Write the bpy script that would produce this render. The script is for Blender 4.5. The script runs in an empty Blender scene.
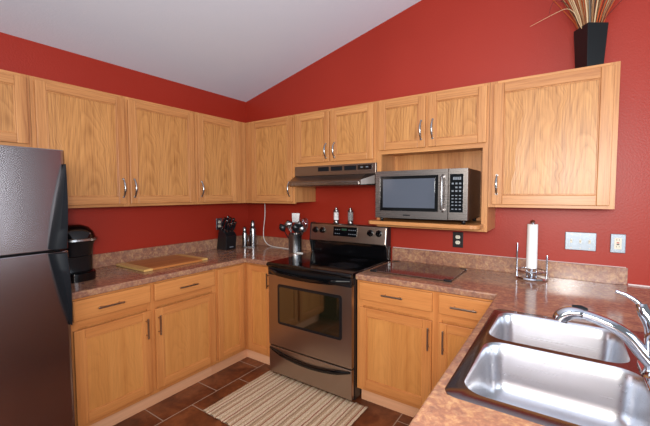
import bpy, bmesh, math, random
from mathutils import Vector, Matrix
random.seed(7)
C = bpy.context.scene.collection
PI = math.pi
# ------------------------------------------------------------------ camera
cam_d = bpy.data.cameras.new('camera')
cam_d.sensor_width = 36.0
cam_d.lens = 36.0 * 353.18 / 650.0
cam_d.clip_start = 0.02
cam = bpy.data.objects.new('camera', cam_d); C.objects.link(cam)
def cam_matrix(loc, yaw, pitch, roll):
    cy, sy, cp, sp, cr, sr = math.cos(yaw), math.sin(yaw), math.cos(pitch), math.sin(pitch), math.cos(roll), math.sin(roll)
    fw = Vector((sy*cp, cy*cp, sp)); rt = Vector((cy, -sy, 0)); up = rt.cross(fw)
    r2 = rt*cr + up*sr; u2 = up*cr - rt*sr
    m = Matrix((r2, u2, -fw)).transposed().to_4x4(); m.translation = Vector(loc)
    return m
cam.matrix_world = cam_matrix((2.846, -2.6894, 1.4512), -.5977, -.054, -.0026)
bpy.context.scene.camera = cam
# ------------------------------------------------------------------ world, lights, exposure
w = bpy.data.worlds.new('world'); bpy.context.scene.world = w; w.use_nodes = True
w.node_tree.nodes['Background'].inputs[0].default_value = (.86, .93, 1.0, 1)
w.node_tree.nodes['Background'].inputs[1].default_value = .40
def area(name, loc, target, sx, sy, power, col, spread=PI):
    l = bpy.data.lights.new(name, 'AREA'); l.shape = 'RECTANGLE'; l.size = sx; l.size_y = sy
    l.energy = power; l.color = col; l.spread = spread
    o = bpy.data.objects.new(name, l); C.objects.link(o); o.location = loc
    o.rotation_euler = (Vector(target)-Vector(loc)).to_track_quat('-Z', 'Y').to_euler()
    return o
area('camera_flash', (2.87, -2.76, 1.56), (2.0, 0, 1.05), .22, .16, 52, (1, .96, .90))
area('ceiling_fill_light', (3.3, -3.5, 1.75), (2.0, -1.6, 2.9), .9, .7, 60, (.88, .94, 1))  # unseen uplight, added to brighten the ceiling
area('fridge_streak_strip', (6.2, -.75, 1.25), (1, -2, 1.2), .14, 2.1, 12, (.84, .92, 1))  # unseen narrow strip, added to put bright streaks on the fridge doors
area('dining_window_light', (5.6, -2.6, 1.7), (1.5, -.8, 1.0), 1.8, 1.5, 95, (.74, .86, 1))
area('rear_warm_light', (2.4, -5.2, 2.3), (1.2, -.4, 1.2), 2.2, 1.4, 65, (1, .93, .84))  # broad warm area light, unseen, behind the camera
vs = bpy.context.scene.view_settings
vs.view_transform = 'Standard'; vs.look = 'None'; vs.gamma = 1.0; vs.use_curve_mapping = False
vs.exposure = -0.56
cy = bpy.context.scene.cycles
cy.use_denoising = True; cy.max_bounces = 8; cy.diffuse_bounces = 4; cy.sample_clamp_indirect = 6.0

# ------------------------------------------------------------------ materials
def srgb(r, g, b):
    f = lambda c: c/12.92/255 if c <= 10 else ((c/255+.055)/1.055)**2.4
    return (f(r), f(g), f(b), 1)
def mat(name, col=(.5,.5,.5,1), rough=.5, metal=0, spec=.5, coat=0, trans=0, ior=1.45, emit=None, estr=0):
    m = bpy.data.materials.new(name); m.use_nodes = True
    b = m.node_tree.nodes['Principled BSDF']
    b.inputs['Base Color'].default_value = col; b.inputs['Roughness'].default_value = rough
    b.inputs['Metallic'].default_value = metal; b.inputs['Specular IOR Level'].default_value = spec
    b.inputs['Coat Weight'].default_value = coat; b.inputs['Coat Roughness'].default_value = .12
    b.inputs['Transmission Weight'].default_value = trans; b.inputs['IOR'].default_value = ior
    if emit: b.inputs['Emission Color'].default_value = emit; b.inputs['Emission Strength'].default_value = estr
    return m
def nodes(m): return m.node_tree.nodes, m.node_tree.links, m.node_tree.nodes['Principled BSDF']
def noise(m, scale_vec, nscale=1.0, detail=4, rough=.5, dist=0, offset=(0,0,0)):
    n, l, b = nodes(m)
    tc = n.new('ShaderNodeTexCoord'); mp = n.new('ShaderNodeMapping')
    mp.inputs['Scale'].default_value = scale_vec; mp.inputs['Location'].default_value = offset
    l.new(tc.outputs['Object'], mp.inputs['Vector'])
    t = n.new('ShaderNodeTexNoise'); t.inputs['Scale'].default_value = nscale; t.inputs['Detail'].default_value = detail
    t.inputs['Roughness'].default_value = rough; t.inputs['Distortion'].default_value = dist
    l.new(mp.outputs[0], t.inputs['Vector'])
    return t
def ramp(m, fac, stops, interp='LINEAR'):
    n, l, b = nodes(m)
    r = n.new('ShaderNodeValToRGB'); r.color_ramp.interpolation = interp
    e = r.color_ramp.elements
    while len(e) < len(stops): e.new(.5)
    for el, (p, c) in zip(e, stops): el.position = p; el.color = c
    l.new(fac, r.inputs[0]); return r
def bump(m, height, strength, dist=.001):
    n, l, b = nodes(m)
    bp = n.new('ShaderNodeBump'); bp.inputs['Strength'].default_value = strength; bp.inputs['Distance'].default_value = dist
    l.new(height, bp.inputs['Height']); l.new(bp.outputs[0], b.inputs['Normal'])
def mix(m, fac, a, b_, mode='MIX'):
    n, l, b = nodes(m)
    x = n.new('ShaderNodeMix'); x.data_type = 'RGBA'; x.blend_type = mode
    if isinstance(fac, float): x.inputs[0].default_value = fac
    else: l.new(fac, x.inputs[0])
    for s, v in ((6, a), (7, b_)):
        if isinstance(v, tuple): x.inputs[s].default_value = v
        else: l.new(v, x.inputs[s])
    return x.outputs[2]

def oak(name, axis, light=(214,156,102), dark=(184,122,74), fineamt=.35, arch=False):
    """oak veneer: short pores along `axis`; arch=True adds nested cathedral arches"""
    m = mat(name, rough=.36, spec=.5)
    n, l, b = nodes(m)
    def sc(al, ac): return tuple(al if i == axis else ac for i in range(3))
    fine = noise(m, sc(5.0, 150), 1, 3, .6)
    band = noise(m, sc(.7, 16), 1, 3, .5, .5, (3.1, 1.7, .4))
    def mth(op, a, c=None, d=None):
        q = n.new('ShaderNodeMath'); q.operation = op
        for k, v in enumerate((a, c, d)):
            if v is None: continue
            if isinstance(v, (int, float)): q.inputs[k].default_value = v
            else: l.new(v, q.inputs[k])
        return q.outputs[0]
    lo = [c*.94 for c in dark]
    base = ramp(m, band.outputs['Fac'], [(.3, srgb(*dark)), (.68, srgb(*light))]).outputs[0]
    if arch:
        tc = n.new('ShaderNodeTexCoord'); sp = n.new('ShaderNodeSeparateXYZ'); l.new(tc.outputs['Object'], sp.inputs[0])
        wob = noise(m, (2.5, 2.5, 2.0), 1, 3, .55, .2, (.3, 2.2, 7.4))
        a0 = mth('ADD', mth('ADD', sp.outputs['X'], sp.outputs['Y']), mth('MULTIPLY', mth('SUBTRACT', wob.outputs['Fac'], .5), .22))
        # two leaves of veneer side by side
        a1 = mth('SUBTRACT', mth('PINGPONG', mth('ADD', a0, .11), .22), .11)
        f = mth('ADD', mth('MULTIPLY', mth('MULTIPLY', a1, a1), 330), mth('MULTIPLY', sp.outputs['Z'], 5.5))
        f = mth('ADD', f, mth('MULTIPLY', wob.outputs['Fac'], 5.0))
        fr = mth('FRACT', f)
        rg = ramp(m, fr, [(0, srgb(*lo)), (.30, srgb(*[(p+q)/2 for p, q in zip(light, dark)])), (.75, srgb(*light)), (1, srgb(*lo))]).outputs[0]
        base = mix(m, arch*1.0, base, rg)
        hgt = mth('ADD', mth('MULTIPLY', fr, .8), mth('MULTIPLY', fine.outputs['Fac'], .9))
    else: hgt = fine.outputs['Fac']
    c2 = ramp(m, fine.outputs['Fac'], [(.34, srgb(*[c*.84 for c in dark])), (.56, srgb(*light))]).outputs[0]
    l.new(mix(m, fineamt, base, c2), b.inputs['Base Color'])
    bump(m, hgt, .45 if arch else .2, .0012 if arch else .0008)
    return m
OAK = {a: oak('oak_grain_'+'xyz'[a], a, (206,146,90), (166,104,58)) for a in range(3)}
OAKP = oak('oak_panel_grain', 2, (206,148,88), (160,102,52), .42, .5)
OAKB = {a: oak('base_oak_grain_'+'xyz'[a], a, (212,142,80), (186,114,60), .22) for a in range(3)}
OAKBP = oak('base_panel_grain', 2, (212,146,80), (188,120,60), .16, .20)
MAPLE = {a: oak('toe_board_'+'xyz'[a], a, (236,180,140), (224,164,124), .15) for a in range(2)}
M = {}
M['red'] = mat('red_paint', srgb(176, 34, 24), .42, spec=.45)
t = noise(M['red'], (1,1,1), 95, 3, .5); bump(M['red'], t.outputs['Fac'], .30, .003)
t = noise(M['red'], (1,1,1), 1.2, 2); r = ramp(M['red'], t.outputs['Fac'], [(.3, srgb(156,41,24)), (.7, srgb(164,46,29))]); M['red'].node_tree.links.new(r.outputs[0], nodes(M['red'])[2].inputs['Base Color'])
M['ceiling'] = mat('ceiling_paint', srgb(226, 234, 247), .9, spec=.1)
t = noise(M['ceiling'], (1,1,1), 60, 4, .6); bump(M['ceiling'], t.outputs['Fac'], .3, .004)
# laminate: mottled stone print
def laminate():
    m = mat('stone_print_laminate', rough=.14, spec=.6)
    n, l, b = nodes(m)
    a = noise(m, (1,1,1), 26, 6, .72, .6); c = noise(m, (1,1,1), 60, 5, .6, .4, (5,2,1)); d = noise(m, (1,1,1), 7, 3, .5, 0, (1,9,3))
    r1 = ramp(m, a.outputs['Fac'], [(.34, srgb(104,74,70)), (.43, srgb(134,90,76)), (.52, srgb(158,104,82)), (.62, srgb(206,160,110)), (.70, srgb(134,106,104))])
    r2 = ramp(m, c.outputs['Fac'], [(.36, srgb(108,82,78)), (.49, srgb(150,106,88)), (.64, srgb(202,168,130))])
    r3 = ramp(m, d.outputs['Fac'], [(.35, srgb(132,92,78)), (.65, srgb(176,134,104))])
    x = mix(m, .4, r1.outputs[0], r2.outputs[0]); x = mix(m, .3, x, r3.outputs[0])
    l.new(x, b.inputs['Base Color']); return m
M['lam'] = laminate()
def tile():
    m = mat('brown_floor_tile', rough=.35, spec=.45)
    n, l, b = nodes(m)
    tc = n.new('ShaderNodeTexCoord'); sp = n.new('ShaderNodeSeparateXYZ'); cb = n.new('ShaderNodeCombineXYZ')
    l.new(tc.outputs['Object'], sp.inputs[0])
    ax = n.new('ShaderNodeMath'); ax.operation = 'ADD'; ax.inputs[1].default_value = .625 + .42*20 + PHX
    l.new(sp.outputs['Y'], ax.inputs[0]); l.new(ax.outputs[0], cb.inputs[0])
    ay = n.new('ShaderNodeMath'); ay.operation = 'ADD'; ay.inputs[1].default_value = -.755 + .413*20
    l.new(sp.outputs['X'], ay.inputs[0]); l.new(ay.outputs[0], cb.inputs[1])
    br = n.new('ShaderNodeTexBrick'); br.offset = .5; br.offset_frequency = 2; br.squash = 1
    br.inputs['Scale'].default_value = 1; br.inputs['Brick Width'].default_value = .42; br.inputs['Row Height'].default_value = .413
    br.inputs['Mortar Size'].default_value = .0035; br.inputs['Mortar Smooth'].default_value = .1; br.inputs['Bias'].default_value = 0
    l.new(cb.outputs[0], br.inputs['Vector'])
    t1 = noise(m, (1,1,1), 6, 5, .6, .6); r1 = ramp(m, t1.outputs['Fac'], [(.32, srgb(70,34,20)), (.5, srgb(108,56,32)), (.68, srgb(150,88,52))])
    t2 = noise(m, (1,1,1), 26, 4, .6, .3); r2 = ramp(m, t2.outputs['Fac'], [(.35, srgb(82,42,26)), (.65, srgb(132,74,44))])
    x = mix(m, .35, r1.outputs[0], r2.outputs[0])
    y = mix(m, br.outputs['Fac'], x, srgb(168,146,128))
    l.new(y, b.inputs['Base Color'])
    inv = n.new('ShaderNodeMath'); inv.operation = 'SUBTRACT'; inv.inputs[0].default_value = 1; l.new(br.outputs['Fac'], inv.inputs[1])
    bump(m, inv.outputs[0], .5, .002)
    return m
PHX = 0.0
M['tile'] = tile()
def steel(name, col, rough, axis=0, streak=.06):
    m = mat(name, col, rough, 1.0)
    n, l, b = nodes(m)
    s = [220, 220, 220]; s[axis] = 2.5
    t = noise(m, tuple(s), 1, 3, .6)
    mr = n.new('ShaderNodeMapRange'); mr.inputs['From Min'].default_value = .3; mr.inputs['From Max'].default_value = .7
    mr.inputs['To Min'].default_value = rough-streak; mr.inputs['To Max'].default_value = rough+streak
    l.new(t.outputs['Fac'], mr.inputs['Value']); l.new(mr.outputs[0], b.inputs['Roughness'])
    return m
M['fridge_steel'] = mat('fridge_brushed_steel', srgb(160,151,152), .24, 1)
M['steel_x'] = steel('appliance_brushed_steel', srgb(176,162,152), .30, 0, .015)
M['steel_dark'] = steel('microwave_steel', srgb(160,152,148), .28, 0, .015)
M['hood_steel'] = steel('hood_brushed_steel', srgb(140,128,120), .30, 0, .015)
M['sink_steel'] = steel('sink_brushed_steel', srgb(206,206,210), .28, 0, .008)
M['bright_steel'] = mat('polished_steel', srgb(150,147,147), .27, 1)
M['chrome'] = mat('chrome', srgb(215,218,224), .05, 1)
M['nickel'] = mat('satin_nickel', srgb(180,180,180), .25, 1)
M['plate'] = mat('stainless_cover', srgb(140,148,156), .42, 1)
M['tinted_nickel'] = mat('floor_tinted_nickel', srgb(176,160,146), .3, 1)  # same nickel, with the brown floor reflection mixed into its colour
M['black'] = mat('black_plastic', srgb(20,21,24), .3)
M['black_gloss'] = mat('black_gloss', srgb(9,9,11), .07, spec=.6)
M['black_sat'] = mat('black_satin_handle', srgb(17,20,25), .5, spec=.22)
M['glass_black'] = mat('oven_glass', srgb(26,24,14), .05, ior=2.3)
M['mw_glass'] = mat('microwave_glass', srgb(82,88,100), .12, spec=.8)
M['white'] = mat('white_plastic', srgb(232,232,228), .4)
M['cream'] = mat('cream_plastic', srgb(222,216,196), .4)
M['caulk'] = mat('white_caulk', srgb(220,200,196), .6)
M['paper'] = mat('paper_towel', srgb(240,240,238), .95, spec=.1)
t = noise(M['paper'], (1,1,1), 300, 2); bump(M['paper'], t.outputs['Fac'], .3, .001)
M['dark_metal'] = mat('dark_outlet_plate', srgb(70,66,66), .3, .9)
M['burner'] = mat('burner_ring', srgb(34,34,38), .12)
M['display'] = mat('display_glass', srgb(8,10,14), .1)
M['mark'] = mat('panel_print', srgb(120,126,134), .5)
M['clock'] = mat('clock_digits', srgb(20,60,40), .5, emit=srgb(90,150,120), estr=.12)
M['vase'] = mat('black_vase_glaze', srgb(16,17,18), .35)
M['mat_glass'] = mat('glass_board', srgb(88,62,56), .09, spec=.7)
M['glass'] = mat('clear_glass', (1,1,1,1), .05); nodes(M['glass'])[2].inputs['Alpha'].default_value = .15
M['salt'] = mat('white_salt', srgb(240,240,240), .9)
M['pepper'] = mat('peppercorns', srgb(52,40,36), .8)
M['board'] = oak('bamboo_board', 1, (196,128,70), (170,100,50), .2)
M['board_end'] = oak('maple_board_end', 0, (224,182,112), (208,162,94), .15)
M['rug'] = mat('woven_rug', rough=.95, spec=.1)
def rugm(m):
    n, l, b = nodes(m)
    tc = n.new('ShaderNodeTexCoord'); sp = n.new('ShaderNodeSeparateXYZ'); l.new(tc.outputs['Object'], sp.inputs[0])
    jx = noise(m, (0, 14, 0), 1, 2)
    ad = n.new('ShaderNodeMath'); ad.operation = 'MULTIPLY_ADD'; ad.inputs[1].default_value = .008
    l.new(jx.outputs['Fac'], ad.inputs[0]); l.new(sp.outputs['X'], ad.inputs[2])
    mu = n.new('ShaderNodeMath'); mu.operation = 'MULTIPLY'; mu.inputs[1].default_value = 1/.148; l.new(ad.outputs[0], mu.inputs[0])
    fr = n.new('ShaderNodeMath'); fr.operation = 'FRACT'; l.new(mu.outputs[0], fr.inputs[0])
    cr, tn, rd, br = srgb(232,214,190), srgb(204,176,148), srgb(168,110,92), srgb(178,150,126)
    r = ramp(m, fr.outputs[0], [(0, cr), (.14, tn), (.22, cr), (.36, rd), (.42, cr), (.52, br), (.60, tn), (.70, cr), (.82, tn), (.90, rd), (.95, cr)], 'CONSTANT')
    wv = noise(m, (90, 240, 1), 1, 2); r2 = ramp(m, wv.outputs['Fac'], [(.3, srgb(150,130,112)), (.65, srgb(255,250,240))])
    x = mix(m, .75, r.outputs[0], r2.outputs[0], 'MULTIPLY'); l.new(x, b.inputs['Base Color'])
    bump(m, wv.outputs['Fac'], .7, .003)
rugm(M['rug'])
REED = [mat('reed_cream', srgb(206,178,138), .8), mat('reed_tan', srgb(150,104,66), .8), mat('reed_rust', srgb(176,78,30), .8), mat('reed_grey', srgb(104,98,92), .8), mat('twig_dark', srgb(48,34,30), .8)]

# ------------------------------------------------------------------ mesh helpers
class MB:
    def __init__(s): s.bm = bmesh.new()
    def box(s, x0, x1, y0, y1, z0, z1, mi=0):
        v = [s.bm.verts.new((x, y, z)) for z in (z0, z1) for y in (y0, y1) for x in (x0, x1)]
        for f in ((0,2,3,1), (4,5,7,6), (0,1,5,4), (2,6,7,3), (0,4,6,2), (1,3,7,5)):
            fc = s.bm.faces.new([v[i] for i in f]); fc.material_index = mi
        return s
    def hexa(s, pts, mi=0):   # 8 points ordered like box
        v = [s.bm.verts.new(p) for p in pts]
        for f in ((0,2,3,1), (4,5,7,6), (0,1,5,4), (2,6,7,3), (0,4,6,2), (1,3,7,5)):
            fc = s.bm.faces.new([v[i] for i in f]); fc.material_index = mi
        return s
    def prism(s, loop, off, mi=0):    # loop of 3d pts, extruded by off
        a = [s.bm.verts.new(p) for p in loop]; b = [s.bm.verts.new(Vector(p)+Vector(off)) for p in loop]
        n = len(a)
        fs = [s.bm.faces.new(a), s.bm.faces.new(list(reversed(b)))]
        for i in range(n): fs.append(s.bm.faces.new((a[i], b[i], b[(i+1) % n], a[(i+1) % n])))
        for f in fs: f.material_index = mi
        return s
    def ring(s, c, r, ax, seg, ang=0, r2=None):
        u = ax.orthogonal().normalized(); w_ = ax.cross(u).normalized()
        return [s.bm.verts.new(c + u*math.cos(2*PI*i/seg+ang)*r + w_*math.sin(2*PI*i/seg+ang)*(r2 or r)) for i in range(seg)]
    def bridge(s, a, b, mi=0):
        n = len(a)
        for i in range(n):
            f = s.bm.faces.new((a[i], a[(i+1) % n], b[(i+1) % n], b[i])); f.material_index = mi; f.smooth = True
    def lathe(s, prof, c, seg=32, mi=0, caps=True):   # prof [(r,z)]
        rs = []
        for r, z in prof:
            rs.append([s.bm.verts.new((c[0]+r*math.cos(2*PI*i/seg), c[1]+r*math.sin(2*PI*i/seg), c[2]+z)) for i in range(seg)])
        for a, b in zip(rs, rs[1:]): s.bridge(a, b, mi)
        if caps:
            s.bm.faces.new(list(reversed(rs[0]))).material_index = mi; s.bm.faces.new(rs[-1]).material_index = mi
        return s
    def tube(s, pts, rad, seg=12, mi=0, flat=1.0, upv=None):
        pts = [Vector(p) for p in pts]; n = len(pts)
        rads = rad if isinstance(rad, (list, tuple)) else [rad]*n
        prev = None; rs = []
        for i, p in enumerate(pts):
            d = ((pts[min(i+1, n-1)]-p).normalized() + (p-pts[max(i-1, 0)]).normalized())
            d = d.normalized() if d.length > 1e-6 else Vector((0,0,1))
            if prev is None:
                u = (upv.cross(d) if upv else d.orthogonal()); u.normalize()
            else: u = (prev - d*prev.dot(d)).normalized()
            prev = u; w_ = d.cross(u).normalized()
            rs.append([s.bm.verts.new(p + u*math.cos(2*PI*k/seg)*rads[i] + w_*math.sin(2*PI*k/seg)*rads[i]*flat) for k in range(seg)])
        for a, b in zip(rs, rs[1:]): s.bridge(a, b, mi)
        s.bm.faces.new(list(reversed(rs[0]))).material_index = mi; s.bm.faces.new(rs[-1]).material_index = mi
        return s
    def cyl(s, a, b, r, seg=24, mi=0, r1=None):
        return s.tube([a, b], [r, r1 if r1 is not None else r], seg, mi)
    def build(s, name, mats, parent=None, bevel=0, seg=2, smooth=False, origin=None):
        bmesh.ops.recalc_face_normals(s.bm, faces=s.bm.faces)
        me = bpy.data.meshes.new(name)
        org = Vector(origin) if origin is not None else (wpos(parent) if parent else Vector((0,0,0)))
        for v in s.bm.verts: v.co -= org
        s.bm.to_mesh(me); s.bm.free()
        for m_ in (mats if isinstance(mats, (list, tuple)) else [mats]): me.materials.append(m_)
        if smooth:
            me.polygons.foreach_set('use_smooth', [True]*len(me.polygons))
            me.set_sharp_from_angle(angle=math.radians(38))
        o = bpy.data.objects.new(name, me); C.objects.link(o)
        if parent: o.parent = parent; o.location = org - wpos(parent)
        else: o.location = org
        if bevel:
            bv = o.modifiers.new('bevel', 'BEVEL'); bv.width = bevel; bv.segments = seg; bv.limit_method = 'ANGLE'; bv.angle_limit = math.radians(40)
        return o
def wpos(o):
    p = Vector((0,0,0))
    while o: p += o.location; o = o.parent
    return p
def tag(o, label, cat, group=None, kind=None):
    o['label'] = label; o['category'] = cat
    if group: o['group'] = group
    if kind: o['kind'] = kind
    return o
def thing(name, loc, label, cat, group=None):
    o = bpy.data.objects.new(name, None); o.empty_display_size = .05; C.objects.link(o); o.location = loc
    return tag(o, label, cat, group)
def struct(o): o['kind'] = 'structure'; return o
def B(name, x0, x1, y0, y1, z0, z1, m, parent=None, bevel=0, seg=2):
    return MB().box(x0, x1, y0, y1, z0, z1).build(name, m, parent, bevel, seg)
def T(side, a, d, z):
    """map along-wall coordinate a, depth d -> world; side 'L' (wall x=0, a is y) or 'B' (wall y=0, a is x, room at -y)"""
    return (d, a, z) if side == 'L' else (a, -d, z)
def tbox(mb, side, a0, a1, d0, d1, z0, z1, mi=0):
    if side == 'L': mb.box(d0, d1, a0, a1, z0, z1, mi)
    else: mb.box(a0, a1, -d1, -d0, z0, z1, mi)

# ------------------------------------------------------------------ structure
ZC, SL = 2.431, .2525
XR = 3.75
def wallpoly():
    return [(-.1, 0, -.02), (5.2, 0, -.02), (5.2, 0, ZC+SL*5.2), (-.1, 0, ZC-SL*.1)]
struct(MB().prism(wallpoly(), (0, .12, 0)).build('wall_back', M['red']))
struct(MB().box(-.12, 0, -4.2, 0, -.02, ZC).build('wall_left', M['red']))
cl = [(-.12, .12, ZC-SL*.12+.001), (5.2, .12, ZC+SL*5.2+.001), (5.2, .12, ZC+SL*5.2+.12), (-.12, .12, ZC-SL*.12+.12)]
struct(MB().prism(cl, (0, -4.4, 0)).build('ceiling', M['ceiling']))
struct(MB().box(-.12, 6.5, -6, .12, -.05, 0).build('floor', M['tile']))

# ------------------------------------------------------------------ cabinets
UD = .309; DT = .019      # upper depth, door thickness
def upper_handle(side, parent, a, d, z0, z1, m):
    mb = MB(); zc = (z0+z1)/2; n = 13; pts = []; rr = []
    for i in range(n):
        t = i/(n-1); z = z0+(z1-z0)*t; k = math.sin(PI*t)
        pts.append(T(side, a, d+.003+.026*k**.8, z)); rr.append(.0042+.0035*k)
    mb.tube(pts, rr, 10)
    for z in (z0+.004, z1-.004):
        mb.cyl(T(side, a, d, z), T(side, a, d+.007, z), .0075, 12)
    return mb.build('handle', m, parent, smooth=True)
def bar_handle(side, parent, p0, p1, d, m, sec=.005):
    """flat square-section bar pull on two posts; p0,p1 = (a,z)"""
    mb = MB(); (a0, z0), (a1, z1) = p0, p1
    tbox(mb, side, min(a0,a1)-sec, max(a0,a1)+sec, d+.022, d+.031, min(z0,z1)-sec, max(z0,z1)+sec)
    for t in (.12, .88):
        a = a0+(a1-a0)*t; z = z0+(z1-z0)*t
        tbox(mb, side, a-.004, a+.004, d, d+.023, z-.004, z+.004)
    return mb.build('handle', m, parent, bevel=.0015)
def door(side, root, a0, a1, z0, z1, d, st=.052, name='door'):
    ha = 1 if side == 'L' else 0
    low = z0 < .9; OK_, PN_ = (OAKB, OAKBP) if low else (OAK, OAKP)
    mb = MB()
    tbox(mb, side, a0, a0+st, d, d+DT, z0, z1, 0); tbox(mb, side, a1-st, a1, d, d+DT, z0, z1, 0)
    tbox(mb, side, a0+st+.0003, a1-st-.0003, d, d+DT, z0, z0+st, 1); tbox(mb, side, a0+st+.0003, a1-st-.0003, d, d+DT, z1-st, z1, 1)
    o = mb.build(name, [OK_[2], OK_[ha]], root, bevel=.003, origin=T(side, a0, d, z0))
    pm = MB(); tbox(pm, side, a0+st-.004, a1-st+.004, d+.004, d+.0115, z0+st-.004, z1-st+.004)
    # inner bead moulding
    i0, i1, j0, j1 = a0+st, a1-st, z0+st, z1-st; bw = .007
    p = pm.build('panel', PN_, o, origin=T(side, (a0+a1)/2+random.uniform(-.4,.4), d, z0+random.uniform(-.6,.6)))
    bm_ = MB()
    for (u0, u1, w0, w1) in ((i0, i0+bw, j0, j1), (i1-bw, i1, j0, j1), (i0+bw, i1-bw, j0, j0+bw), (i0+bw, i1-bw, j1-bw, j1)):
        tbox(bm_, side, u0, u1, d+.009, d+.0155, w0, w1)
    bm_.build('bead', OK_[2], o, bevel=.002)
    return o
def drawer(side, root, a0, a1, z0, z1, d):
    ha = 1 if side == 'L' else 0
    mb = MB(); tbox(mb, side, a0, a1, d, d+DT, z0, z1)
    return mb.build('drawer', OAKB[ha], root, bevel=.005, seg=3, origin=T(side, a0, d, z0))
def carcass(side, root, a0, a1, depth, z0, z1, stiles, rails, back=0.003):
    """closed box with a face frame; stiles [(a0,a1)], rails [(z0,z1)] sit in the frame"""
    ha = 1 if side == 'L' else 0
    mb = MB()
    tbox(mb, side, a0, a1, back, depth-.019, z0+.012, z1-.002, 0)
    for (s0, s1) in stiles: tbox(mb, side, s0, s1, depth-.019, depth, z0, z1, 0)
    ss = sorted(stiles)
    for (r0, r1) in rails:
        for (p, q) in zip(ss, ss[1:]): tbox(mb, side, p[1], q[0], depth-.019, depth-.0005, r0, r1, 1)
    return mb.build('body', [OAKB[2], OAKB[ha]] if z0 < .9 else [OAK[2], OAK[ha]], root)
ZT, ZB = 2.127, 1.367
G = 'oak wall cabinets'
# over the refrigerator
r = thing('wall_cabinet', (0, -2.395, 1.72), 'short oak wall cabinet above the refrigerator', 'cabinet', G)
carcass('L', r, -2.845, -1.946, UD, 1.72, ZT, [(-2.845,-2.81), (-1.983,-1.946)], [(1.72,1.755), (ZT-.035,ZT)])
for a0, a1, ah in ((-2.825,-2.402,-2.43), (-2.389,-1.963,-2.36)):
    d = door('L', r, a0, a1, 1.738, 2.109, UD); upper_handle('L', d, ah, UD+DT, 1.77, 1.89, M['nickel'])
# left two-door
r = thing('wall_cabinet', (0, -1.40, ZB), 'tall two-door oak wall cabinet on the left wall above the cutting board', 'cabinet', G)
carcass('L', r, -1.944, -.866, UD, ZB, ZT, [(-1.944,-1.90), (-1.455,-1.385), (-.906,-.866)], [(ZB,ZB+.035), (ZT-.035,ZT)])
for a0, a1, ah in ((-1.925,-1.432,-1.456), (-1.405,-.883,-1.380)):
    d = door('L', r, a0, a1, 1.385, 2.109, UD); upper_handle('L', d, ah, UD+DT, 1.430, 1.560, M['nickel'])
# left corner, single door
r = thing('wall_cabinet', (0, -.43, ZB), 'narrow one-door oak wall cabinet on the left wall, running into the corner', 'cabinet', G)
carcass('L', r, -.864, -.003, UD, ZB, ZT, [(-.864,-.80), (-.47,-.311)], [(ZB,ZB+.035), (ZT-.035,ZT)])
d = door('L', r, -.845, -.437, 1.385, 2.109, UD); upper_handle('L', d, -.824, UD+DT, 1.430, 1.560, M['nickel'])
# back corner, single door
r = thing('wall_cabinet', (.61, 0, ZB), 'one-door oak wall cabinet on the back wall between the corner and the range hood', 'cabinet', G)
carcass('B', r, .311, .912, UD, ZB, ZT, [(.311,.45), (.84,.912)], [(ZB,ZB+.035), (ZT-.035,ZT)])
d = door('B', r, .405, .893, 1.385, 2.109, UD); upper_handle('B', d, .868, UD+DT, 1.430, 1.560, M['nickel'])
# over range
r = thing('wall_cabinet', (1.30, 0, 1.682), 'short two-door oak wall cabinet directly above the range hood', 'cabinet', G)
carcass('B', r, .914, 1.689, UD, 1.682, ZT, [(.914,.96), (1.26,1.30), (1.65,1.689)], [(1.682,1.72), (ZT-.035,ZT)])
for a0, a1, ah in ((.940,1.277,1.250), (1.292,1.664,1.330)):
    d = door('B', r, a0, a1, 1.709, 2.109, UD, .048); upper_handle('B', d, ah, UD+DT, 1.735, 1.855, M['nickel'])
# microwave cabinet with open niche
r = thing('wall_cabinet', (2.07, 0, 1.211), 'oak wall cabinet with an open niche holding the microwave', 'cabinet', G)
mb = MB(); a0, a1 = 1.691, 2.446
mb.box(a0, a1, -UD+.019, -.003, 1.752, ZT-.002, 0)
mb.box(a0, a0+.016, -UD+.019, -.003, 1.213, 1.752, 0); mb.box(a1-.016, a1, -UD+.019, -.003, 1.213, 1.752, 0)
mb.box(a0+.016, a1-.016, -.012, -.003, 1.213, 1.752, 0)
mb.box(a0+.016, a1-.016, -UD+.019, -.012, 1.213, 1.231, 1)
mb.box(a0, a0+.034, -UD, -UD+.019, 1.211, ZT, 0); mb.box(a1-.034, a1, -UD, -UD+.019, 1.211, ZT, 0)
mb.box(2.04, 2.08, -UD, -UD+.019, 1.775, ZT, 0)
for z0, z1 in ((1.211,1.233), (1.737,1.775), (ZT-.035,ZT)):
    mb.box(a0+.034, a1-.034, -UD+.0005, -UD+.019, z0, z1, 1)
mb.build('body', [OAK[2], OAK[0]], r)
for b0, b1, ah in ((1.710,2.052,2.026), (2.074,2.433,2.104)):
    d = door('B', r, b0, b1, 1.765, 2.109, UD, .05); upper_handle('B', d, ah, UD+DT, 1.815, 1.945, M['nickel'])
mb = MB(); loop = [(1.707,-.014,1.238), (1.707,-.445,1.238)]
loop = [(1.727, -.014, 1.234), (1.727, -UD, 1.234), (1.668, -UD-.002, 1.234), (1.668, -.400, 1.234), (1.69, -.425, 1.234)]
for i in range(7):
    t = i/6*PI/2; loop.append((2.375+.05*math.sin(t), -.40-.05*math.cos(t), 1.234))
loop += [(2.425, -UD-.002, 1.234), (2.411, -UD, 1.234), (2.411, -.014, 1.234)]
mb.prism(loop, (0,0,.026)); mb.build('shelf', OAK[0], r, bevel=.004)
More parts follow.
